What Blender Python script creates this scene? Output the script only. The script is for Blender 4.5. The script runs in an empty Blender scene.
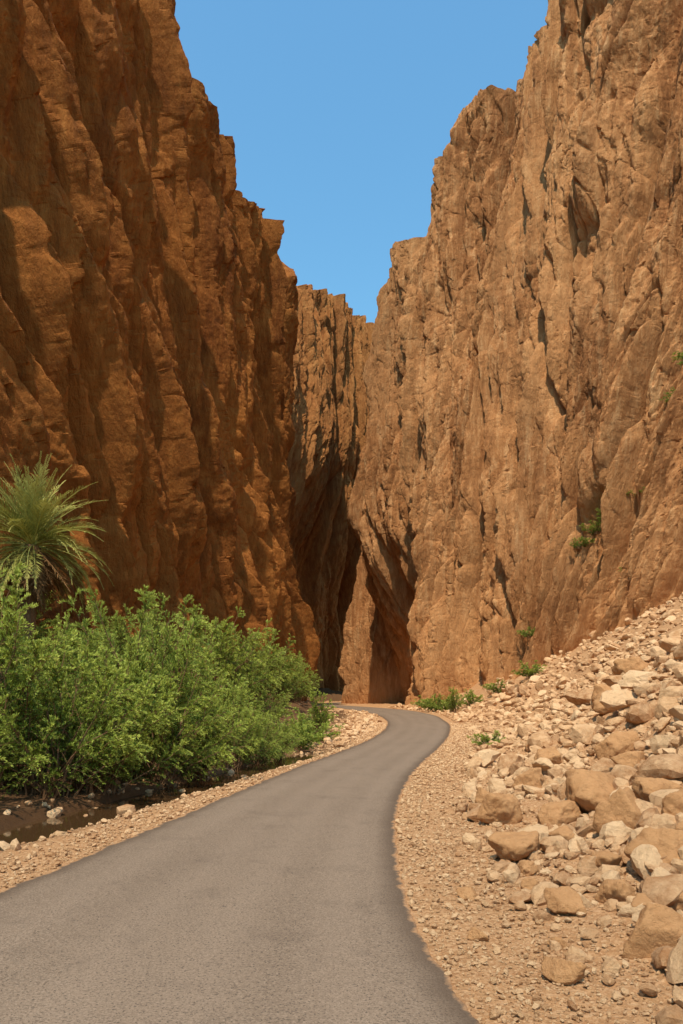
import bpy, bmesh, math, numpy as np
from mathutils import Vector, Matrix
scene = bpy.context.scene
scene.view_settings.view_transform = 'Standard'
scene.view_settings.look = 'None'
scene.view_settings.exposure = 0

# ------------------------------------------------------------------ noise
def _h(ix, iy, iz, s):
    h = (ix.astype(np.int64)*374761393 + iy.astype(np.int64)*668265263 + iz.astype(np.int64)*1274126177 + s*974634777) & 0xffffffff
    h = ((h ^ (h >> 13)) * 1274126177) & 0xffffffff
    h = (h ^ (h >> 16))
    h = (h*2246822519) & 0xffffffff
    return h ^ (h >> 15)
def perlin(x, y, z=None, seed=0):
    x = np.asarray(x, float); y = np.asarray(y, float)
    if z is None: return perlin2(x, y, seed)
    x0 = np.floor(x); y0 = np.floor(y); z0 = np.floor(z)
    fx, fy, fz = x-x0, y-y0, z-z0
    ux = fx**3*(fx*(fx*6-15)+10); uy = fy**3*(fy*(fy*6-15)+10); uz = fz**3*(fz*(fz*6-15)+10)
    r = 0
    for i in (0, 1):
        wx = ux if i else 1-ux
        for j in (0, 1):
            wy = uy if j else 1-uy
            for k in (0, 1):
                wz = uz if k else 1-uz
                h = _h(x0+i, y0+j, z0+k, seed)
                gx = (h & 1023)/511.5-1; gy = ((h >> 10) & 1023)/511.5-1; gz = ((h >> 20) & 1023)/511.5-1
                r = r + wx*wy*wz*(gx*(fx-i)+gy*(fy-j)+gz*(fz-k))
    return r*1.3
def perlin2(x, y, seed=0):
    x, y = np.broadcast_arrays(x, y)
    x0 = np.floor(x); y0 = np.floor(y); fx, fy = x-x0, y-y0
    ux = fx*fx*fx*(fx*(fx*6-15)+10); uy = fy*fy*fy*(fy*(fy*6-15)+10)
    r = 0; z0 = np.zeros_like(x0)
    for i in (0, 1):
        wx = ux if i else 1-ux
        for j in (0, 1):
            wy = uy if j else 1-uy
            h = _h(x0+i, y0+j, z0, seed)
            gx = (h & 1023)/511.5-1; gy = ((h >> 10) & 1023)/511.5-1
            r = r+wx*wy*(gx*(fx-i)+gy*(fy-j))
    return r*1.4
def fbm(x, y, z=None, seed=0, octv=4, gain=0.5):
    a, t = 1.0, 0
    zz = z
    for o in range(octv):
        t = t + a*perlin(x, y, zz, seed+o)
        x = x*2.03+11.3; y = y*2.03+5.7
        if zz is not None: zz = zz*2.03+3.1
        a *= gain
    return t
def cell(x, y, seed=0):
    x0 = np.floor(x); y0 = np.floor(y)
    f1 = np.full(x.shape, 9.0); f2 = np.full(x.shape, 9.0); rnd = np.zeros(x.shape); fac = np.zeros(x.shape)
    z0 = np.zeros_like(x0)
    for i in (-1, 0, 1):
        for j in (-1, 0, 1):
            h = _h(x0+i, y0+j, z0, seed)
            px = x0+i+(h & 1023)/1023; py = y0+j+((h >> 10) & 1023)/1023
            dx = x-px; dy = y-py
            d = np.sqrt(dx*dx+dy*dy)
            h2 = _h(x0+i, y0+j, z0+5, seed)
            gx = (h2 & 1023)/511.5-1; gy = ((h2 >> 10) & 1023)/511.5-1; rr = ((h2 >> 20) & 1023)/1023
            m = d < f1
            f2 = np.where(m, f1, np.minimum(f2, d))
            rnd = np.where(m, rr, rnd); fac = np.where(m, gx*dx+gy*dy, fac)
            f1 = np.where(m, d, f1)
    return f1, f2, rnd, fac
def sstep(a, b, x):
    t = np.clip((x-a)/(b-a), 0, 1); return t*t*(3-2*t)
def softplus(x, k=1.0):
    return np.where(x/k > 20, x, k*np.log1p(np.exp(np.clip(x/k, -40, 20))))

# ------------------------------------------------------------------ mesh helpers
def mesh_np(name, V, F, mat=None, smooth=False, link=True, attrs=None):
    V = np.asarray(V, np.float32); F = np.asarray(F, np.int32)
    me = bpy.data.meshes.new(name)
    n = F.shape[1]
    me.vertices.add(len(V)); me.vertices.foreach_set('co', V.ravel())
    me.loops.add(F.size); me.loops.foreach_set('vertex_index', F.ravel())
    me.polygons.add(len(F)); me.polygons.foreach_set('loop_start', np.arange(0, F.size, n, dtype=np.int32))
    me.polygons.foreach_set('loop_total', np.full(len(F), n, np.int32))
    me.polygons.foreach_set('use_smooth', np.full(len(F), smooth, bool))
    if attrs:
        for k, a in attrs.items():
            at = me.attributes.new(k, 'FLOAT', 'POINT'); at.data.foreach_set('value', np.asarray(a, np.float32).ravel())
    me.update(calc_edges=True)
    if mat: me.materials.append(mat)
    if not link: return me
    ob = bpy.data.objects.new(name, me); scene.collection.objects.link(ob)
    return ob
def grid_faces(nu, nv, flip=False):
    i, j = np.meshgrid(np.arange(nu-1), np.arange(nv-1), indexing='ij')
    a = (i*nv+j).ravel(); b = a+nv; c = b+1; d = a+1
    return np.stack([a, d, c, b] if flip else [a, b, c, d], 1)
def catmull(P, t):
    P = np.asarray(P, float); n = len(P)
    i = np.clip(np.floor(t).astype(int), 0, n-2); f = (t-i)[..., None]
    g = lambda k: P[np.clip(k, 0, n-1)]
    p0, p1, p2, p3 = g(i-1), g(i), g(i+1), g(i+2)
    return 0.5*((2*p1)+(-p0+p2)*f+(2*p0-5*p1+4*p2-p3)*f**2+(-p0+3*p1-3*p2+p3)*f**3)

# ------------------------------------------------------------------ materials
class NT:
    def __init__(s, name):
        s.m = bpy.data.materials.new(name); s.m.use_nodes = True
        s.t = s.m.node_tree; s.n = s.t.nodes; s.l = s.t.links; s.n.clear()
        s.out = s.n.new('ShaderNodeOutputMaterial')
        s.b = s.n.new('ShaderNodeBsdfPrincipled'); s.l.new(s.b.outputs[0], s.out.inputs[0])
        s.co = s.n.new('ShaderNodeTexCoord').outputs['Object']
        s.b.inputs['Roughness'].default_value = 0.95
        s.b.inputs['Specular IOR Level'].default_value = 0.15
    def map(s, scale=(1, 1, 1), rot=(0, 0, 0), src=None):
        n = s.n.new('ShaderNodeMapping'); n.inputs['Scale'].default_value = scale; n.inputs['Rotation'].default_value = rot
        s.l.new(src or s.co, n.inputs[0]); return n.outputs[0]
    def noise(s, scale, detail=6, rough=0.55, src=None, dist=0):
        n = s.n.new('ShaderNodeTexNoise'); n.inputs['Scale'].default_value = scale
        n.inputs['Detail'].default_value = detail; n.inputs['Roughness'].default_value = rough; n.inputs['Distortion'].default_value = dist
        s.l.new(src or s.co, n.inputs['Vector']); return n.outputs['Fac']
    def ramp(s, fac, stops):
        n = s.n.new('ShaderNodeValToRGB'); e = n.color_ramp.elements
        while len(e) < len(stops): e.new(0.5)
        for k, (p, c) in enumerate(stops):
            e[k].position = p; e[k].color = (*c, 1) if len(c) == 3 else c
        s.l.new(fac, n.inputs[0]); return n.outputs[0]
    def mix(s, fac, a, b, mode='MIX'):
        n = s.n.new('ShaderNodeMix'); n.data_type = 'RGBA'; n.blend_type = mode
        for v, k in ((fac, 0), (a, 6), (b, 7)):
            if isinstance(v, (int, float)): n.inputs[k].default_value = v
            elif isinstance(v, tuple): n.inputs[k].default_value = (*v, 1)
            else: s.l.new(v, n.inputs[k])
        return n.outputs[2]
    def math(s, op, a, b=0.0):
        n = s.n.new('ShaderNodeMath'); n.operation = op
        for v, k in ((a, 0), (b, 1)):
            if isinstance(v, (int, float)): n.inputs[k].default_value = v
            else: s.l.new(v, n.inputs[k])
        return n.outputs[0]
    def attr(s, name):
        n = s.n.new('ShaderNodeAttribute'); n.attribute_name = name; return n.outputs['Fac']
    def bump(s, h, strength, dist, prev=None):
        n = s.n.new('ShaderNodeBump'); n.inputs['Strength'].default_value = strength; n.inputs['Distance'].default_value = dist
        s.l.new(h, n.inputs['Height'])
        if prev: s.l.new(prev, n.inputs['Normal'])
        return n.outputs[0]
    def color(s, c): s.l.new(c, s.b.inputs['Base Color'])
    def normal(s, c): s.l.new(c, s.b.inputs['Normal'])

def cliff_mat(name, dark, mid, light, pale, streak_rot=0.0):
    m = NT(name)
    n1 = m.noise(0.16, 5, 0.6, m.map((1, 1, 0.14), (0, streak_rot, 0)), 0.6)
    n2 = m.noise(1.2, 5, 0.75, m.map((1, 1, 0.16), (0, streak_rot, 0)))
    n3 = m.noise(0.05, 3, 0.5)
    c = m.ramp(n1, [(0.32, dark), (0.5, mid), (0.68, light)])
    c2 = m.ramp(n2, [(0.36, dark), (0.50, mid), (0.66, pale)])
    c = m.mix(0.5, c, c2)
    c = m.mix(m.ramp(n3, [(0.42, (0, 0, 0)), (0.66, (0.5, 0.5, 0.5))]), c, light)
    m.color(c)
    m.normal(m.bump(m.noise(1.3, 7, 0.72, m.map((1, 1, 0.35))), 0.9, 0.6))
    return m.m
mat_left = cliff_mat('cliff_rock_orange_shaded', (0.085, 0.023, 0.006), (0.235, 0.075, 0.015), (0.42, 0.150, 0.031), (0.48, 0.19, 0.046), -0.25)  # orange rock, its colour darkened to carry the left wall's shade
mat_far = cliff_mat('cliff_rock_far', (0.18, 0.062, 0.020), (0.36, 0.14, 0.042), (0.48, 0.21, 0.066), (0.52, 0.25, 0.085), -0.1)
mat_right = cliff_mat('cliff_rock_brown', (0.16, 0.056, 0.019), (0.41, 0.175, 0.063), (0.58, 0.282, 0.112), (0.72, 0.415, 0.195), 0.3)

# ------------------------------------------------------------------ cliffs
def make_wall(name, base, top, nu, nv, tilt, gfun, seed, cracks, mat, amp=1.0, z0=-2.0, back=((3, .2), (8, 0), (16, -1), (30, -3), (60, -5)), off=2.6, fine=1.0, rib=1.0, shade_undercut=None, rimamp=1.4):
    base = np.array([(x, y, 0) for x, y in base], float); top = np.array(top, float); n = len(base)
    uf = np.linspace(0, n-1, 4000)
    mid = (catmull(base, uf)[:, :2]+catmull(top, uf)[:, :2])/2
    sf = np.concatenate([[0], np.cumsum(np.linalg.norm(np.diff(mid, axis=0), axis=1))])
    u = np.linspace(0, n-1, nu); v = np.linspace(0, 1, nv)
    s = np.interp(u, uf, sf)
    tl = np.interp(u, np.linspace(0, n-1, len(tilt)), tilt)
    tl = np.convolve(np.pad(tl, 40, mode='edge'), np.ones(81)/81, 'valid')
    # the columns of the sheet follow the dip of the joints
    Zn = 85.0*v[None, :]
    S = s[:, None]+tl[:, None]*(Zn-38)
    S = np.clip(S, 0, sf[-1])
    U = np.interp(S, sf, uf); Vv = np.repeat(v[None], nu, 0)
    B = catmull(base, U); T = catmull(top, U)
    G = gfun(Vv, U)
    rim = rimamp*fbm(S[:, -1]/7, S[:, -1]*0+seed, seed=seed+90, octv=5, gain=0.6)[:, None]
    Z = z0+(T[..., 2]+rim-z0)*Vv
    P = np.stack([B[..., 0]*(1-G)+T[..., 0]*G, B[..., 1]*(1-G)+T[..., 1]*G, Z], -1)
    du = np.gradient(P, axis=0); dv = np.gradient(P, axis=1)
    N = np.cross(du, dv); N /= np.linalg.norm(N, axis=-1, keepdims=True)+1e-9
    ker = np.ones(31)/31
    N = np.stack([np.apply_along_axis(lambda a: np.convolve(np.pad(a, 15, mode='edge'), ker, 'valid'), 0, N[..., c]) for c in range(3)], -1)
    N /= np.linalg.norm(N, axis=-1, keepdims=True)+1e-9
    q = np.repeat(s[:, None], nv, 1)
    w1 = fbm(q/12, Z/30, seed=seed+1, octv=3, gain=.45)*1.8; w2 = fbm(q/14+31, Z/20, seed=seed+2, octv=3)*4
    qa, za = q+w1, Z+w2
    d = 4.2*rib*fbm(qa/17, za/120, seed=seed+3, octv=2)
    d += 3.0*rib*(1-2.2*np.abs(perlin(qa/8.5, za/105, seed=seed+5)))
    d += 1.7*rib*(1-2.2*np.abs(perlin(qa/3.8, za/60, seed=seed+6)))
    d += 0.6*(1-2.2*np.abs(perlin((qa+.3*w2)/1.6, za/24, seed=seed+16)))
    f1, f2, rn, fc = cell(qa/4.6, za/38, seed+7); e = np.clip((f2-f1)*4, 0, 1)
    d += (1.6*(rn-0.5)+1.2*fc)*e**.5-1.2*(1-e)
    f1, f2, rn, fc = cell((qa+0.3*w2)/1.9, (za+w1)/12.0, seed+8); e = np.clip((f2-f1)*4, 0, 1)
    d += fine*((0.8*(rn-0.5)+0.7*fc)*e**.5-0.5*(1-e))
    x9 = fbm(q/1.5, Z/1.5, seed=seed+20, octv=2)*0.5
    f1, f2, rn, fc = cell((qa+x9)/0.8, (za+x9)/3.0, seed+9); e = np.clip((f2-f1)*4, 0, 1)
    d += fine*(0.25*(rn-0.5)+0.3*fc-0.16*(1-e))
    d += 0.5*fbm(q/2.2, Z/5.5, seed=seed+10, octv=5, gain=0.6)
    for (sc, o_, wd, dp, an) in ((11, 12, .055, 3.4, 10), (6, 52, .06, 2.5, 9), (2.6, 62, .075, 1.2, 7), (1.3, 72, .09, 0.5, 5)):
        k = np.abs(perlin(qa/sc, za/(sc*an), seed=seed+o_)); mk = sstep(-0.25, 0.15, perlin(q/18, Z/26, seed=seed+o_+1))
        d -= dp*mk*np.exp(-(k/wd)**1.5)
    d = d*amp-off
    wob = 0.7*fbm(Z/22, Z*0+3.3, seed=seed+14, octv=2)
    for (uc, va, vb, wd, dep) in cracks:      # joints: column, height range, width (m), depth (m)
        sc_ = np.interp(uc, uf, sf)
        tt = (Vv-va)/(vb-va)
        fade = sstep(-0.02, 0.15, tt)*(sstep(1.02, 0.8, tt) if vb < 0.99 else 1.0)
        d -= dep*fade*np.exp(-np.abs((q-sc_-wob)/wd)**2.0)
    if shade_undercut:                                # undercut added to darken the wall foot in place of cast shadow
        ua, ub, zt, dp = shade_undercut
        d -= dp*sstep(zt, 2, Z+2*fbm(q/5, Z/9, seed=seed+77, octv=2))*sstep(ua, ua+.5, U)*sstep(ub, ub-.35, U)
    P = P+N*d[..., None]
    rows = [P]
    hN = N[:, -1].copy(); hN[:, 2] = 0; hN /= np.linalg.norm(hN, axis=1, keepdims=True)+1e-9
    hN = np.stack([np.convolve(np.pad(hN[:, c], 60, mode='edge'), np.ones(121)/121, 'valid') for c in range(3)], 1)
    last = P[:, -1]
    for (dist, up) in back:
        rows.append((last-hN*dist+np.array([0, 0, up]))[:, None])
    P = np.concatenate(rows, 1)
    ob = mesh_np(name, P.reshape(-1, 3), grid_faces(nu, P.shape[1]), mat, smooth=False)
    return ob, P

L_base = [(-34, -12), (-24, 6), (-18.0, 18), (-14.8, 30), (-12.4, 44), (-10.5, 60), (-8.6, 78), (-6.8, 96), (-5.2, 110), (-9.0, 122), (-24, 132), (-60, 145)]
L_top = [(-42, -20, 20), (-31, 2, 26), (-21.8, 16, 33), (-17.6, 28, 41), (-15.2, 42, 51), (-13.7, 59, 58), (-12.5, 78, 59), (-12.0, 94, 59), (-11.2, 108, 61), (-14.5, 122, 76), (-30, 136, 112), (-62, 160, 130)]
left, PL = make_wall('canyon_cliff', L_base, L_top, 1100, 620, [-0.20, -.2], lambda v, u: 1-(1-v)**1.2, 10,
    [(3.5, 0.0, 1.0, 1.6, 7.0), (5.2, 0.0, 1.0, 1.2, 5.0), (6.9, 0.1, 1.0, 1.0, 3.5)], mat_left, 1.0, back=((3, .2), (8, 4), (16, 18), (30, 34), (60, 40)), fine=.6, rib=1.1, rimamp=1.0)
F_base = [(-24, 112), (-15, 125), (-10.5, 148), (-5, 170), (4, 184), (18, 195), (42, 208), (90, 228)]
F_top = [(-30, 112, 70), (-19, 136, 82), (-14.0, 160, 93), (-6.0, 178, 99), (0.9, 189, 102.5), (8.0, 198, 101), (14.8, 204, 97), (60, 222, 90)]
far, PF = make_wall('canyon_cliff', F_base, F_top, 560, 460, [-0.08, -.08], lambda v, u: 1-(1-v)**1.4, 40, [(2.5, 0, 1, 1.2, 3.5), (4.1, 0.2, 1, 1.2, 3), (4.85, 0.1, 1, 1.2, 3)], mat_far, 0.7, rimamp=1.0, shade_undercut=(0.5, 6.8, 70, 27))
R_base = [(22, 184), (3, 167), (-0.2, 150), (5, 134), (9.8, 120), (12.3, 112), (14.8, 106), (17, 99), (20, 88), (24, 78), (29, 69), (36, 60), (46, 46), (62, 16)]
R_top = [(40, 190, 120), (19, 165, 92), (9.8, 142, 66), (12.2, 133, 79), (14.8, 124, 84), (19.4, 117, 92), (23.6, 113, 96), (28.8, 108, 96), (28.8, 99, 108), (34, 91, 106), (41, 84, 104), (50, 76, 102), (62, 60, 92), (82, 22, 80)]
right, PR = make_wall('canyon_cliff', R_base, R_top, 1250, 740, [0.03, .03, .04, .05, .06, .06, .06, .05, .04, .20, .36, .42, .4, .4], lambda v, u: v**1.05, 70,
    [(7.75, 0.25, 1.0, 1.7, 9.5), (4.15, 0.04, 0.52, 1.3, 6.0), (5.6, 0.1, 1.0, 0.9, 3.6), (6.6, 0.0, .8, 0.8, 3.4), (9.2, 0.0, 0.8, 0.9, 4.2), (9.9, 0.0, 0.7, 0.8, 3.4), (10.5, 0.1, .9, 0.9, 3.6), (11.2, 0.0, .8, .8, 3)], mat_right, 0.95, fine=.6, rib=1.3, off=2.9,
    back=((3, .2), (8, 3), (16, 10), (30, 24), (60, 40)), shade_undercut=(1.5, 4.1, 36, 15))

# ------------------------------------------------------------------ road edges (world metres)
RE = np.array([(-60, 16), (-20, 6.5), (0, 1.9), (3, 1.45), (5.65, 1.0), (6.6, .84), (8.05, .75), (10, .77), (12.7, .89), (15.9, 1.15), (20.2, 1.71), (25.7, 2.69), (33.5, 4.4), (43.6, 6.31), (56.8, 8.29), (78, 10.0), (98, 9.6), (112, 7.6), (125, 4.0), (145, -1.2), (165, -0.5), (185, 6), (215, 26)])
LE = np.array([(-60, 7), (-20, -1.5), (0, -5.3), (5, -4.95), (9.33, -4.25), (10.65, -4.0), (13.6, -3.47), (17.4, -2.81), (24, -1.65), (31.25, -.06), (39, 1.48), (49.3, 2.86), (62.5, 3.9), (78, 4.0), (94, 2.9), (110, 0.5), (125, -2.6), (145, -6.5), (165, -5.6), (185, 0.5), (215, 19)])
def smooth_interp(E, y):
    return sum(np.interp(y+o*(1+np.abs(y)*0.03), E[:, 0], E[:, 1]) for o in (-1.5, -.75, 0, .75, 1.5))/5
XR = lambda y: smooth_interp(RE, y)
XL = lambda y: smooth_interp(LE, y)
def stream_c(y): return np.interp(y, [8, 14, 20, 26, 32], [3.0, 2.5, 1.95, 1.6, 1.4])
def terrain(x, y):
    x = np.asarray(x, float); y = np.asarray(y, float)
    dR = x-XR(y); dL = XL(y)-x
    z = 0.62*softplus(dR-3.4, 0.9)*sstep(0.6, 2.5, dR)
    z = np.minimum(z, 26)*sstep(128, 112, y)
    k = sstep(0.5, 4, dR)
    z = z+k*0.30*fbm(x/2.5, y/2.5, seed=201, octv=4)+sstep(4, 12, dR)*0.5*fbm(x/7, y/7, seed=205, octv=2)
    z = z+sstep(0.25, 0.9, dR)*0.03*fbm(x/.6, y/.6, seed=210, octv=3)
    kl = sstep(0.3, 1.5, dL)
    ch = np.exp(-((dL-stream_c(y))/0.95)**4)*sstep(36, 30, y)*sstep(-30, -10, y)
    z = z-0.32*ch+kl*0.05*fbm(x/.9, y/.9, seed=220, octv=4)+sstep(3.5, 10, dL)*1.3+sstep(8, 40, dL)*5+sstep(4, 8, dL)*0.3*fbm(x/3, y/3, seed=230, octv=3)
    z = z+sstep(0.4, 2.0, dL)*sstep(34, 45, y)*0.35*(0.5+fbm(x/2.5, y/3.5, seed=240, octv=3))
    z = z+0.02*sstep(0.2, 0.6, dL)
    return z

xs = np.concatenate([np.linspace(-900, -60, 25)[:-1], np.linspace(-60, -12, 90)[:-1], np.linspace(-12, 14, 420)[:-1], np.linspace(14, 45, 180)[:-1], np.linspace(45, 900, 30)])
ys = np.concatenate([np.linspace(-900, -20, 25)[:-1], np.linspace(-20, 2, 40)[:-1], np.geomspace(2, 150, 640)[:-1], np.linspace(150, 300, 60)[:-1], np.linspace(300, 1200, 25)])
X, Y = np.meshgrid(xs, ys, indexing='ij')
Z = terrain(X, Y)
m = NT('ground_gravel_sand')
big = m.noise(0.35, 5, 0.6); fine = m.noise(16, 5, 0.75)
vn = m.n.new('ShaderNodeTexVoronoi'); vn.inputs['Scale'].default_value = 30; m.l.new(m.co, vn.inputs['Vector'])
sep = m.n.new('ShaderNodeSeparateColor'); m.l.new(vn.outputs['Color'], sep.inputs[0])
c = m.ramp(big, [(0.3, (0.35, 0.158, 0.064)), (0.7, (0.47, 0.24, 0.108))])
c = m.mix(m.ramp(fine, [(0.38, (0, 0, 0)), (0.65, (1, 1, 1))]), c, (0.51, 0.285, 0.135))
c = m.mix(0.35, c, m.ramp(sep.outputs[0], [(0.0, (0.18, 0.09, 0.04)), (0.5, (0.42, 0.22, 0.10)), (1.0, (0.66, 0.43, 0.25))]))
moist = m.attr('wet')
c = m.mix(moist, c, (0.07, 0.033, 0.013))
m.color(c)
b = m.bump(m.noise(3.5, 8, 0.78), 0.8, 0.10); b = m.bump(vn.outputs['Distance'], 0.35, 0.02, b); m.normal(b)
dLg = XL(Y)-X
wet = np.exp(-((dLg-stream_c(Y))/1.2)**4)*sstep(40, 29, Y)+sstep(2.6, 4.0, dLg)*0.85
wet = np.clip(wet, 0, 1)
mesh_np('ground', np.stack([X, Y, Z], -1).reshape(-1, 3), grid_faces(len(xs), len(ys)), m.m, True, attrs={'wet': wet})

yr = np.concatenate([np.linspace(-60, 2, 60)[:-1], np.geomspace(2, 215, 1100)])
NW = 41
tw = np.linspace(0, 1, NW); tw = 0.5-0.5*np.cos(np.pi*tw)
xl = XL(yr)+0.10*fbm(yr*1.3, yr*0, seed=301, octv=5, gain=.65); xr = XR(yr)+0.06*fbm(yr*1.3, yr*0+5, seed=302, octv=5, gain=.65)
RX = xl[:, None]*(1-tw)+xr[:, None]*tw; RY = np.repeat(yr[:, None], NW, 1)
RZ = 0.02+0.035*(1-(2*tw-1)**2)[None, :]+np.zeros_like(RX); RZ[:, 0] = RZ[:, -1] = -0.03
edge = np.minimum(RX-xl[:, None], xr[:, None]-RX)
TWv = np.repeat(tw[None], len(yr), 0)
m = NT('asphalt_dusty')
n1 = m.noise(0.45, 5, 0.65, m.map((1, 0.3, 1))); n2 = m.noise(38, 3, 0.85); n3 = m.noise(2.6, 7, 0.78)
c = m.ramp(n1, [(0.3, (0.145, 0.098, 0.066)), (0.7, (0.200, 0.138, 0.094))])
tk = m.attr('track')
c = m.mix(m.math('MULTIPLY', tk, 0.30), c, (0.29, 0.205, 0.145))
c = m.mix(m.ramp(n2, [(0.42, (0, 0, 0)), (0.66, (0.8, 0.8, 0.8))]), c, (0.32, 0.230, 0.162))
c = m.mix(m.ramp(m.noise(50, 2, 0.8), [(0.53, (0, 0, 0)), (0.64, (0.8, 0.8, 0.8))]), c, (0.055, 0.04, 0.03))
c = m.mix(m.ramp(m.noise(0.9, 6, 0.75), [(0.54, (0, 0, 0)), (0.70, (0.4, 0.4, 0.4))]), c, (0.10, 0.07, 0.05))
e = m.attr('edge')
c = m.mix(m.ramp(e, [(0.08, (0.75, 0.75, 0.75)), (0.35, (0, 0, 0))]), c, (0.09, 0.058, 0.038))
dust = m.ramp(m.math('ADD', m.math('MULTIPLY', e, 2.6), m.math('MULTIPLY', n3, 0.75)), [(0.38, (0.9, 0.9, 0.9)), (0.52, (0.0, 0.0, 0.0))])
c = m.mix(dust, c, (0.42, 0.225, 0.108))
m.color(c)
b = m.bump(m.noise(45, 3, 0.8), 0.7, 0.014); m.normal(b)
m.b.inputs['Roughness'].default_value = 0.85
track = np.exp(-((TWv-.22)/.07)**2)+np.exp(-((TWv-.45)/.07)**2)+np.exp(-((TWv-.62)/.07)**2)+np.exp(-((TWv-.84)/.07)**2)
mesh_np('road', np.stack([RX, RY, RZ], -1).reshape(-1, 3), grid_faces(len(yr), NW, flip=True), m.m, True, attrs={'edge': edge, 'track': track})

yw = np.linspace(-10, 33, 120); cw = XL(yw)-stream_c(yw)
WX = cw[:, None]+np.linspace(-1.1, 1.1, 5)[None, :]
WV = np.stack([WX, np.repeat(yw[:, None], 5, 1), np.full_like(WX, -0.17)], -1)
m = NT('stream_water'); m.b.inputs['Base Color'].default_value = (0.06, 0.03, 0.012, 1); m.b.inputs['Roughness'].default_value = 0.04
m.b.inputs['Specular IOR Level'].default_value = 0.5
m.normal(m.bump(m.noise(5, 4, 0.6), 0.12, 0.015))
mesh_np('stream_water', WV.reshape(-1, 3), grid_faces(120, 5, flip=True), m.m, True)

# ------------------------------------------------------------------ rocks
def ico(sub):
    bm = bmesh.new(); bmesh.ops.create_icosphere(bm, subdivisions=sub, radius=1)
    V = np.array([v.co[:] for v in bm.verts]); F = np.array([[v.index for v in f.verts] for f in bm.faces]); bm.free()
    return V, F
def rock_shape(V, seed, nplanes=14, noise_amp=0.05):
    r = np.random.default_rng(seed)
    n = r.normal(size=(nplanes, 3)); n /= np.linalg.norm(n, axis=1, keepdims=True)
    d = r.uniform(0.45, 0.95, nplanes)
    dn = V @ n.T
    rad = np.where(dn > 0.05, d/np.maximum(dn, 0.05), 9)
    k = 26.0
    rad = -np.log(np.sum(np.exp(-k*np.minimum(rad, 3)), axis=1)+np.exp(-k*1.2))/k
    W = V*rad[:, None]
    nz = fbm(W[:, 0]*2+seed, W[:, 1]*2, W[:, 2]*2, seed=seed, octv=4)
    return W*(1+noise_amp*nz[:, None]*2)*np.array([1, r.uniform(.65, 1), r.uniform(.5, .85)])
def rock_mat(name, a, b_, c_):
    m = NT(name)
    isl = m.n.new('ShaderNodeNewGeometry').outputs['Random Per Island']
    c = m.ramp(isl, [(0.0, a), (0.5, b_), (1.0, c_)])
    n = m.noise(3.5, 5, 0.7)
    c = m.mix(m.ramp(n, [(0.35, (0, 0, 0)), (0.7, (0.7, 0.7, 0.7))]), c, tuple(min(1, x*1.15) for x in c_))
    c = m.mix(m.ramp(m.noise(9, 4, .7), [(0.55, (0, 0, 0)), (0.75, (0.5, .5, .5))]), c, tuple(x*.55 for x in a))
    m.color(c)
    b = m.bump(m.noise(8, 7, 0.78), 0.9, 0.09); m.normal(b)
    return m.m
mat_scree = rock_mat('scree_rock', (0.34, 0.152, 0.060), (0.53, 0.29, 0.137), (0.66, 0.425, 0.235))
mat_boulder = rock_mat('boulder_rock', (0.34, 0.152, 0.060), (0.42, 0.202, 0.083), (0.52, 0.275, 0.122))
def rand_rot(n, r):
    q = r.normal(size=(n, 4)); q /= np.linalg.norm(q, axis=1, keepdims=True)
    w, x, y, z = q.T
    return np.stack([np.stack([1-2*(y*y+z*z), 2*(x*y-z*w), 2*(x*z+y*w)], -1), np.stack([2*(x*y+z*w), 1-2*(x*x+z*z), 2*(y*z-x*w)], -1), np.stack([2*(x*z-y*w), 2*(y*z+x*w), 1-2*(x*x+y*y)], -1)], 1)
def scatter(name, sub, pos, size, mat, seed, sink=0.2, nvar=16, smooth=False, napm=0.05):
    V, F = ico(sub); r = np.random.default_rng(seed)
    vars_ = np.stack([rock_shape(V, seed*100+i, 12, napm) for i in range(nvar)])
    n = len(pos); idx = r.integers(0, nvar, n); R = rand_rot(n, r)
    W = np.einsum('nij,nvj->nvi', R, vars_[idx])*size[:, None, None]
    W = W*np.array([1, 1, 0.8])
    W += pos[:, None, :]+np.array([0, 0, 1])*(size*(0.5-sink))[:, None, None]
    FF = (F[None]+(np.arange(n)*len(V))[:, None, None]).reshape(-1, 3)
    return mesh_np(name, W.reshape(-1, 3), FF, mat, smooth)
def pts(x, y): return np.stack([x, y, terrain(x, y)], -1)
def scree_pts(n, d0, y0, y1, seed, reach=0.62, bias=1.0):
    r = np.random.default_rng(seed)
    y = np.exp(r.uniform(np.log(y0), np.log(y1), n))
    d = d0+(r.uniform(0, 1, n)**bias)*np.maximum(reach*y+2, 1)
    x = XR(y)+d
    return x, y, d, r
x, y, d, r = scree_pts(21000, 1.2, 3.5, 95, 1, reach=.58)
dens = fbm(x/1.8, y/1.8, seed=400, octv=3)
keep = (r.uniform(size=len(x)) < sstep(0.8, 3.6, d+dens*1.2)*sstep(-.7, .1, dens)+0.06)
x, y = x[keep], y[keep]
size = np.clip(np.exp(r.normal(np.log(0.055), 0.6, len(x)))*(1+y/36), 0.025, 0.5)
scatter('scree_rocks', 2, pts(x, y), size, mat_scree, 5, sink=.12)
x, y, d, r = scree_pts(1500, 2.0, 5, 90, 2, reach=.58)
size = np.clip(np.exp(r.normal(np.log(0.15), 0.5, len(x)))*(1+y/45), 0.1, 0.9)
keep = d > 1.5+size*4; x, y, size = x[keep], y[keep], size[keep]
scatter('scree_rocks', 3, pts(x, y), size, mat_scree, 6, sink=.1)
r = np.random.default_rng(3)
n = 36000; y = np.exp(r.uniform(np.log(3.5), np.log(60), n)); side = r.uniform(size=n) < 0.66
dd = np.abs(r.normal(0, 1, n))
x = np.where(side, XR(y)+0.03+dd*1.7, XL(y)-0.03-dd*0.8)
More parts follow.
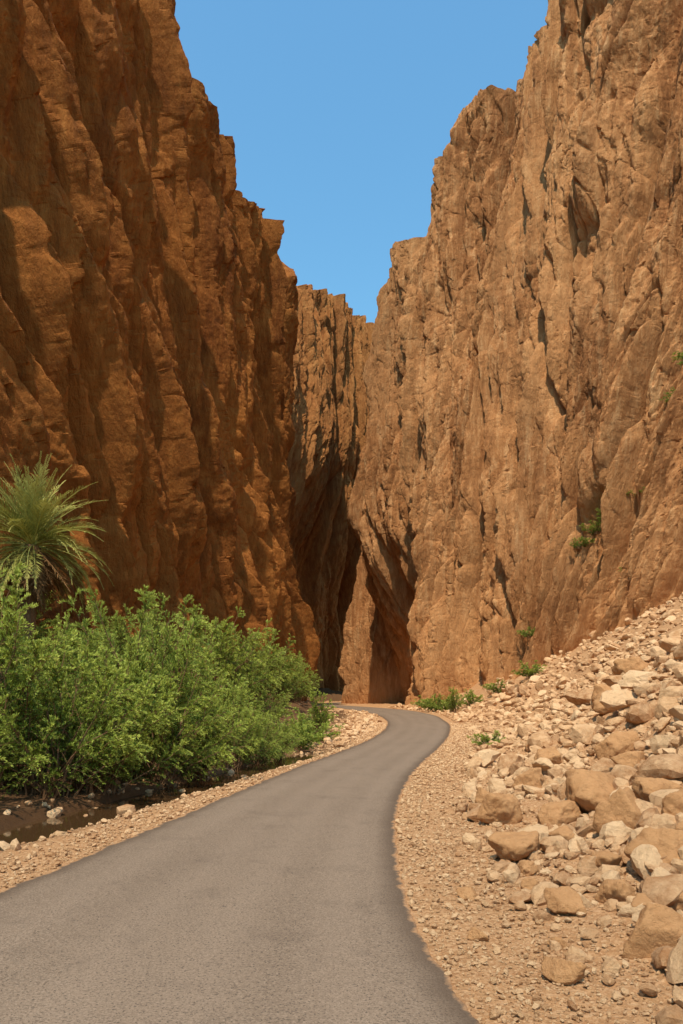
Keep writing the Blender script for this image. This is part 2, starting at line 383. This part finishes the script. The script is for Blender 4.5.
size = np.clip(np.exp(r.normal(np.log(0.009), 0.6, n))*(1+y/11), 0.005, 0.08)
scatter('gravel', 1, pts(x, y), size, mat_scree, 7, sink=0.1)
n = 360; y = r.uniform(11, 33, n); x = XL(y)-stream_c(y)+r.normal(0, 1.1, n)
s_ = np.clip(np.exp(r.normal(np.log(0.07), 0.5, n)), .03, .25); k = x < XL(y)-0.7
A = [np.stack([x[k], y[k]], 1)]; Sz = [s_[k]]
n = 900; y = r.uniform(34, 88, n); x = XL(y)-0.6-np.abs(r.normal(0, 2.2, n)); A.append(np.stack([x, y], 1)); Sz.append(np.clip(np.exp(r.normal(np.log(0.13), 0.5, n)), .05, .5))
n = 250; y = r.uniform(60, 118, n); x = XR(y)+0.7+np.abs(r.normal(0, 1.2, n)); A.append(np.stack([x, y], 1)); Sz.append(np.clip(np.exp(r.normal(np.log(0.2), 0.5, n)), .08, .8))
A = np.concatenate(A); Sz = np.concatenate(Sz)
scatter('bank_stones', 2, pts(A[:, 0], A[:, 1]), Sz, mat_scree, 8)
Vb, Fb = ico(5)
BL = [(2.62, 11.1, .38, 1), (2.5, 8.25, .19, 2), (2.95, 6.95, .25, 3), (1.92, 6.45, .15, 4), (3.95, 9.2, .36, 5), (4.5, 13.4, .56, 6), (2.85, 13.9, .38, 7), (4.25, 11.4, .38, 8), (3.35, 9.6, .22, 9), (3.1, 8.5, .17, 10), (1.5, 9.1, .12, 11), (3.7, 13.2, .32, 12), (5.2, 12.1, .36, 13), (3.45, 11.6, .28, 14), (6.6, 17.5, .45, 15), (4.3, 17.0, .36, 16), (5.5, 20, .42, 17), (2.35, 9.3, .15, 18), (3.2, 7.9, .14, 19), (3.6, 8.1, .22, 20), (2.5, 10.1, .15, 21), (8.5, 24, .5, 22), (9.8, 28, .6, 23), (12.5, 32, .7, 24), (3.0, 15.8, .26, 25), (5.9, 15.2, .3, 26), (4.9, 10.9, .3, 27), (2.1, 7.3, .1, 28), (1.35, 7.6, .09, 29), (4.6, 9.7, .28, 30)]
for (bx, by, bs, sd) in BL:
    r = np.random.default_rng(sd+50)
    W = rock_shape(Vb, sd+900, 26, 0.06)
    f = fbm(W[:, 0]*4, W[:, 1]*4, W[:, 2]*4, seed=sd, octv=5, gain=.6)
    W = W*(1+0.08*f[:, None])
    a = r.uniform(0, 6.28); ca, sa = math.cos(a), math.sin(a)
    W = W @ np.array([[ca, -sa, 0], [sa, ca, 0], [0, 0, 1]]).T
    W = W*bs*1.4*np.array([1, 1, 1.3])
    o = mesh_np('boulder', W, Fb, mat_boulder, True)
    o.location = (bx, by, float(terrain(bx, by))+bs*0.48); o.rotation_euler = (r.uniform(-.3, .3), r.uniform(-.3, .3), 0)

# ------------------------------------------------------------------ vegetation
def leaf_mat(name, cols, transl=0.35):
    m = NT(name)
    t = m.attr('tip'); oi = m.n.new('ShaderNodeObjectInfo').outputs['Random']
    isl = m.n.new('ShaderNodeNewGeometry').outputs['Random Per Island']
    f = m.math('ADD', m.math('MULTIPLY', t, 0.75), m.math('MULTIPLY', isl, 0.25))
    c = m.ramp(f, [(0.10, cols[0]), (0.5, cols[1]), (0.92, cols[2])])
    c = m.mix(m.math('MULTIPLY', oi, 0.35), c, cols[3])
    m.color(c); m.b.inputs['Roughness'].default_value = 0.6; m.b.inputs['Specular IOR Level'].default_value = 0.25
    tr = m.n.new('ShaderNodeBsdfTranslucent'); m.l.new(c, tr.inputs[0])
    mx = m.n.new('ShaderNodeMixShader'); mx.inputs[0].default_value = transl
    m.l.new(m.b.outputs[0], mx.inputs[1]); m.l.new(tr.outputs[0], mx.inputs[2]); m.l.new(mx.outputs[0], m.out.inputs[0])
    return m.m
mat_leaf = leaf_mat('tamarisk_foliage', [(0.020, 0.032, 0.005), (0.19, 0.245, 0.026), (0.58, 0.62, 0.11), (0.28, 0.35, 0.08)], 0.25)  # young tips paler; shaded interior and sunlit ends also put into the colours
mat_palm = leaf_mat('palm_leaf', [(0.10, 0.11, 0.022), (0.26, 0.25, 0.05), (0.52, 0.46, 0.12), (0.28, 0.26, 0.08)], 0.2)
m = NT('bark_brown'); m.color(m.ramp(m.noise(14, 4, .7, m.map((1, 1, .25))), [(0.3, (0.09, 0.045, 0.02)), (0.7, (0.25, 0.14, 0.07))])); m.normal(m.bump(m.noise(30, 4, .7), .8, .03)); mat_bark = m.m
m = NT('dead_frond'); m.color(m.ramp(m.noise(6, 4, .7), [(0.3, (0.10, 0.05, 0.02)), (0.7, (0.26, 0.14, 0.055))])); mat_dead = m.m

def tubes(paths, radii, sides=4):
    n, k, _ = paths.shape
    T = np.gradient(paths, axis=1); T /= np.linalg.norm(T, axis=-1, keepdims=True)+1e-9
    ref = np.array([0.31, 0.95, 0.05]); A = np.cross(T, ref); A /= np.linalg.norm(A, axis=-1, keepdims=True)+1e-9; B = np.cross(T, A)
    an = np.arange(sides)*2*math.pi/sides
    V = paths[:, :, None]+radii[:, :, None, None]*(A[:, :, None]*np.cos(an)[:, None]+B[:, :, None]*np.sin(an)[:, None])
    i, j, s = np.meshgrid(np.arange(n), np.arange(k-1), np.arange(sides), indexing='ij')
    s2 = (s+1) % sides; b = i*k*sides
    F = np.stack([b+j*sides+s, b+j*sides+s2, b+(j+1)*sides+s2, b+(j+1)*sides+s], -1).reshape(-1, 4)
    return V.reshape(-1, 3), F
def make_shrub_mesh(name, seed, nst=38, ntw=38, nlf=40, spread=0.5, leaf=(0.036, 0.0040), t0=0.22):
    r = np.random.default_rng(seed)
    K = 9; t = np.linspace(0, 1, K)
    az = r.uniform(0, 2*math.pi, nst); sp = spread*np.sqrt(r.uniform(0.0, 1, nst)); h = r.uniform(0.66, 0.95, nst)*(1-0.35*(sp/spread)**2)
    lo = r.uniform(size=nst) < .35; h[lo] *= 0.55
    bx = r.normal(0, 0.05, (nst, 2))
    dirx = np.stack([np.cos(az), np.sin(az)], 1)
    path = np.zeros((nst, K, 3))
    path[:, :, :2] = bx[:, None]+dirx[:, None]*(sp[:, None]*t[None]**1.2)[..., None]
    path[:, :, 2] = h[:, None]*(t-0.14*sp[:, None]/spread*t**3)
    path[:, 1:, :2] += np.cumsum(r.normal(0, 0.016, (nst, K-1, 2)), axis=1)
    SV, SF = tubes(path, 0.006*(1-0.8*t)[None].repeat(nst, 0), 4)
    st = np.repeat(np.arange(nst), ntw); tt = t0+(1-t0)*r.uniform(0, 1.0, nst*ntw)**0.8
    fi = tt*(K-1); i0 = np.clip(fi.astype(int), 0, K-2); fr = (fi-i0)[:, None]
    org = path[st, i0]*(1-fr)+path[st, i0+1]*fr
    tan = path[st, i0+1]-path[st, i0]; tan /= np.linalg.norm(tan, axis=1, keepdims=True)
    rd = r.normal(size=(len(st), 3)); rd[:, :2] += dirx[st]*0.4
    rd -= tan*np.sum(rd*tan, 1, keepdims=True); rd /= np.linalg.norm(rd, axis=1, keepdims=True)
    ln = r.uniform(0.07, 0.17, len(st))*(1.25-0.65*tt)
    dr = tan*0.85+rd*0.75+np.array([0, 0, 0.2]); dr /= np.linalg.norm(dr, axis=1, keepdims=True)
    KT = 4; a = np.linspace(0, 1, KT)
    tp = org[:, None]+dr[:, None]*(ln[:, None]*a)[..., None]; tp[:, :, 2] -= (ln[:, None]*0.4*a**2)
    TV, TF = tubes(tp, 0.0014*(1-0.7*a)[None].repeat(len(st), 0), 3)
    n = len(st)*nlf; ti = np.repeat(np.arange(len(st)), nlf); a = r.uniform(0.05, 1, n)
    p = org[ti]+dr[ti]*(ln[ti]*a)[:, None]; p[:, 2] -= ln[ti]*0.4*a**2
    ld = dr[ti]*1.1+r.normal(0, 0.5, (n, 3)); ld /= np.linalg.norm(ld, axis=1, keepdims=True)
    L = leaf[0]*r.uniform(.5, 1.1, n)[:, None]*.6; w = np.cross(ld, r.normal(size=(n, 3))); w /= np.linalg.norm(w, axis=1, keepdims=True); w *= leaf[1]*.5
    LV = np.stack([p, p+ld*L*.5+w, p+ld*L, p+ld*L*.5-w], 1).reshape(-1, 3); LF = np.arange(4*n).reshape(n, 4)
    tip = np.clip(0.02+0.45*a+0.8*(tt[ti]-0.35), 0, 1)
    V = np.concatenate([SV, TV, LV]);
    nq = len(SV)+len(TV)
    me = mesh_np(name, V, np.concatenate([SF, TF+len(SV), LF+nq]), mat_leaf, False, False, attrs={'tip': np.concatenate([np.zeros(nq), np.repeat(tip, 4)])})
    me.materials.append(mat_bark)
    mi = np.zeros(len(me.polygons), np.int32); mi[:len(SF)+len(TF)] = 1; me.polygons.foreach_set('material_index', mi)
    return me
SH = [make_shrub_mesh('shrub_mesh_%d' % i, 500+i, spread=sp) for i, sp in enumerate((0.46, 0.55, 0.40))]
SHs = [make_shrub_mesh('shrub_small_mesh_%d' % i, 520+i, nst=30, ntw=16, nlf=22, spread=0.75, leaf=(0.09, 0.016)) for i in range(2)]
SHt = make_shrub_mesh('shrub_tall_mesh', 530, nst=26, ntw=24, nlf=26, spread=0.25, leaf=(.05, .007))
def put(me, x, y, h, w, a, name='shrub', z=None):
    o = bpy.data.objects.new(name, me); scene.collection.objects.link(o)
    o.location = (x, y, (float(terrain(x, y)) if z is None else z)-0.05); o.scale = (w, w, h); o.rotation_euler = (0, 0, a); return o
plants = [(-8.3, 17.6, 6.4, 5.0, 0), (-6.9, 17.6, 4.6, 4.4, 1), (-6.0, 18.6, 4.3, 4.0, 0), (-6.0, 22.0, 7.1, 5.2, 2), (-5.0, 21.0, 4.3, 3.9, 1), (-4.4, 23.0, 3.4, 3.3, 0), (-10.8, 17.5, 5.6, 5, 1), (-9.0, 14.8, 3.6, 4, 1), (-12.0, 15.5, 4.8, 5, 0),
          (-5.0, 27.5, 5.6, 3.9, 2), (-3.8, 25.6, 3.3, 3.1, 0), (-3.1, 27.8, 2.8, 2.7, 1), (-2.5, 29.8, 2.2, 2.2, 0), (-7.8, 20.6, 5.0, 4.6, 1), (-9.8, 22.5, 5.0, 5, 2), (-6.8, 25, 4.8, 4.6, 0), (-6.0, 30, 4.4, 4.2, 1), (-4.4, 32, 2.7, 3.4, 0),
          (-9.0, 38, 7.2, 6.5, 0), (-7.4, 43, 7.4, 6.5, 1), (-6.6, 52, 7.6, 6.6, 2), (-6.0, 60, 6.8, 6.5, 0), (-9.8, 33, 6.6, 6, 1), (-4.6, 43, 3.0, 3.6, 1), (-12.2, 28, 5.5, 6, 0), (-5.4, 70, 6.2, 6, 1), (-5.0, 82, 6, 6, 0)]
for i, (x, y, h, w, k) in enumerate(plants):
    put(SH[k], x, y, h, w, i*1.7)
for i, (x, y, h, w) in enumerate([(-1.8, 35, 1.7, 2.2), (-1.2, 37.5, 1.2, 1.6), (-1.9, 33, 1.3, 1.6), (-1.6, 42, 1.8, 2.2), (11.6, 92, 2.6, 3.0), (11.4, 98, 2.4, 3.0), (14.6, 84, 2.2, 2.6), (6.4, 32.5, .9, 1.2), (6.9, 33.2, .6, 1.0), (19.5, 77, 2.2, 2.6), (17.2, 82, 1.8, 2.4), (12.4, 90, 2.0, 2.6)]):
    put(SHs[i % 2], x, y, h, w, i*2.1)
put(SHt, -1.2, 40, 3.4, 2.4, 0.5); put(SHt, 12.2, 82, 3.8, 3.6, 1.5)
for (iu, iv, s_) in [(0.762, 0.235, 2.3), (0.752, 0.22, 1.9), (0.742, 0.205, 2.0), (0.73, 0.19, 1.7), (0.812, 0.34, 2.1), (0.795, 0.32, 1.7), (0.66, 0.10, 1.6), (0.80, 0.16, 1.3)]:
    p = PR[int(iu*1250), int(iv*740)]
    put(SHs[0], p[0]-.4, p[1]-.5, s_*.9, s_*1.4, iu*40, z=p[2]-0.2)

def make_palm(px, py, H):
    e = bpy.data.objects.new('palm_tree', None); scene.collection.objects.link(e); e.location = (px, py, float(terrain(px, py)))
    K = 40; t = np.linspace(0, 1, K)
    path = np.stack([0.35*t**2, -0.1*t, H*t-0.3*(1-t)], 1)[None]
    rad = (0.30-0.04*t+0.025*np.abs(np.sin(t*60)))[None]
    V, F = tubes(path, rad, 14); tr = mesh_np('trunk', V, F, mat_bark, False); tr.parent = e
    r = np.random.default_rng(77)
    def fronds(name, n, el0, el1, L0, L1, mat, nl=46, droop=1.0, lw=0.023):
        VV = []; FF = []; tips = []; o = 0; rp = []; rrad = []
        top = path[0, -1]
        for i in range(n):
            az = i*2.39996+r.uniform(-.2, .2); el = math.radians(r.uniform(el0, el1)); L = r.uniform(L0, L1)
            kk = 24; a = np.linspace(0, 1, kk); seg = L/(kk-1)
            ang = el-droop*(0.30+0.75*math.cos(el))*a**1.6*1.1
            hx = np.concatenate([[0], np.cumsum(np.cos(ang[1:])*seg)]); hz = np.concatenate([[0], np.cumsum(np.sin(ang[1:])*seg)])
            hd = np.array([math.cos(az), math.sin(az), 0]); sd = np.array([-math.sin(az), math.cos(az), 0])
            p = top+hd*hx[:, None]*1+np.array([0, 0, 1])*hz[:, None]+sd*(0.12*r.normal()*a**2*L)[:, None]*.6
            rp.append(p); rrad.append(0.026*(1-0.85*a))
            b = np.linspace(0.14, 0.99, nl); pc = np.stack([np.interp(b, a, p[:, c]) for c in range(3)], 1)
            tg = np.stack([np.interp(b, a, np.gradient(p[:, c], a)) for c in range(3)], 1); tg /= np.linalg.norm(tg, axis=1, keepdims=True)
            up = np.cross(sd, tg); up *= np.sign(up[:, 2:3]+1e-6)
            ll = 0.42*np.sin(np.clip(b*1.02+0.12, 0, 1)*math.pi)**0.6+0.06
            for sgn in (-1, 1):
                jd = sgn*sd*0.65+tg*0.9+up*0.3+r.normal(0, .12, (nl, 3)); jd /= np.linalg.norm(jd, axis=1, keepdims=True)
                wv = tg*lw+up*0.006
                l = (ll*r.uniform(.85, 1.1, nl))[:, None]
                mid = pc+jd*l*.5; end = pc+jd*l-np.array([0, 0, .05])*l/0.5
                VV.append(np.stack([pc-wv*.5, mid-wv, end, mid+wv], 1).reshape(-1, 3)); FF.append(np.arange(4*nl).reshape(nl, 4)+o); o += 4*nl
                tips.append(np.repeat(0.1+0.9*b, 4))
        TV, TF = tubes(np.array(rp), np.array(rrad), 5)
        V = np.concatenate(VV+[TV]); F = np.concatenate(FF+[TF+o]); tp = np.concatenate(tips+[np.full(len(TV), .8)])
        ob = mesh_np(name, V, F, mat, False, attrs={'tip': tp}); ob.parent = e
    fronds('fronds', 110, -28, 86, 2.4, 3.2, mat_palm)
    fronds('dead_fronds', 80, -85, -32, 1.6, 2.6, mat_dead, 34, 0.35)
make_palm(-10.8, 25.5, 6.2)

# ------------------------------------------------------------------ light, sky, camera
S = Vector((-0.11, -0.47, 0.875)).normalized()
el = math.asin(S.z); az = math.atan2(S.x, S.y)
w = bpy.data.worlds.new('World'); scene.world = w; w.use_nodes = True
nt = w.node_tree; bg = nt.nodes['Background']
sky = nt.nodes.new('ShaderNodeTexSky'); sky.sky_type = 'NISHITA'; sky.sun_disc = False
sky.sun_elevation = el; sky.sun_rotation = az; sky.altitude = 0; sky.air_density = 1.7; sky.dust_density = 1.6; sky.ozone_density = 2.2
tint = nt.nodes.new('ShaderNodeMix'); tint.data_type = 'RGBA'; tint.blend_type = 'MULTIPLY'; tint.inputs[0].default_value = 1.0
tint.inputs[7].default_value = (0.82, 1.36, 1.54, 1)
nt.links.new(sky.outputs[0], tint.inputs[6]); nt.links.new(tint.outputs[2], bg.inputs[0]); bg.inputs[1].default_value = 0.135
sd = bpy.data.lights.new('sun', 'SUN'); sd.energy = 5.0; sd.angle = math.radians(0.5); sd.color = (1.0, 0.88, 0.70)
so = bpy.data.objects.new('sun', sd); scene.collection.objects.link(so); so.rotation_euler = (-S).to_track_quat('-Z', 'Y').to_euler()
cd = bpy.data.cameras.new('camera'); cam = bpy.data.objects.new('camera', cd); scene.collection.objects.link(cam); scene.camera = cam
cam.location = (0, 0, 2.5); cam.rotation_euler = (math.radians(90), 0, 0)
cd.sensor_fit = 'VERTICAL'; cd.sensor_height = 36; cd.lens = 750/1024*36; cd.shift_y = 180/1024; cd.clip_end = 5000; cd.clip_start = 0.05
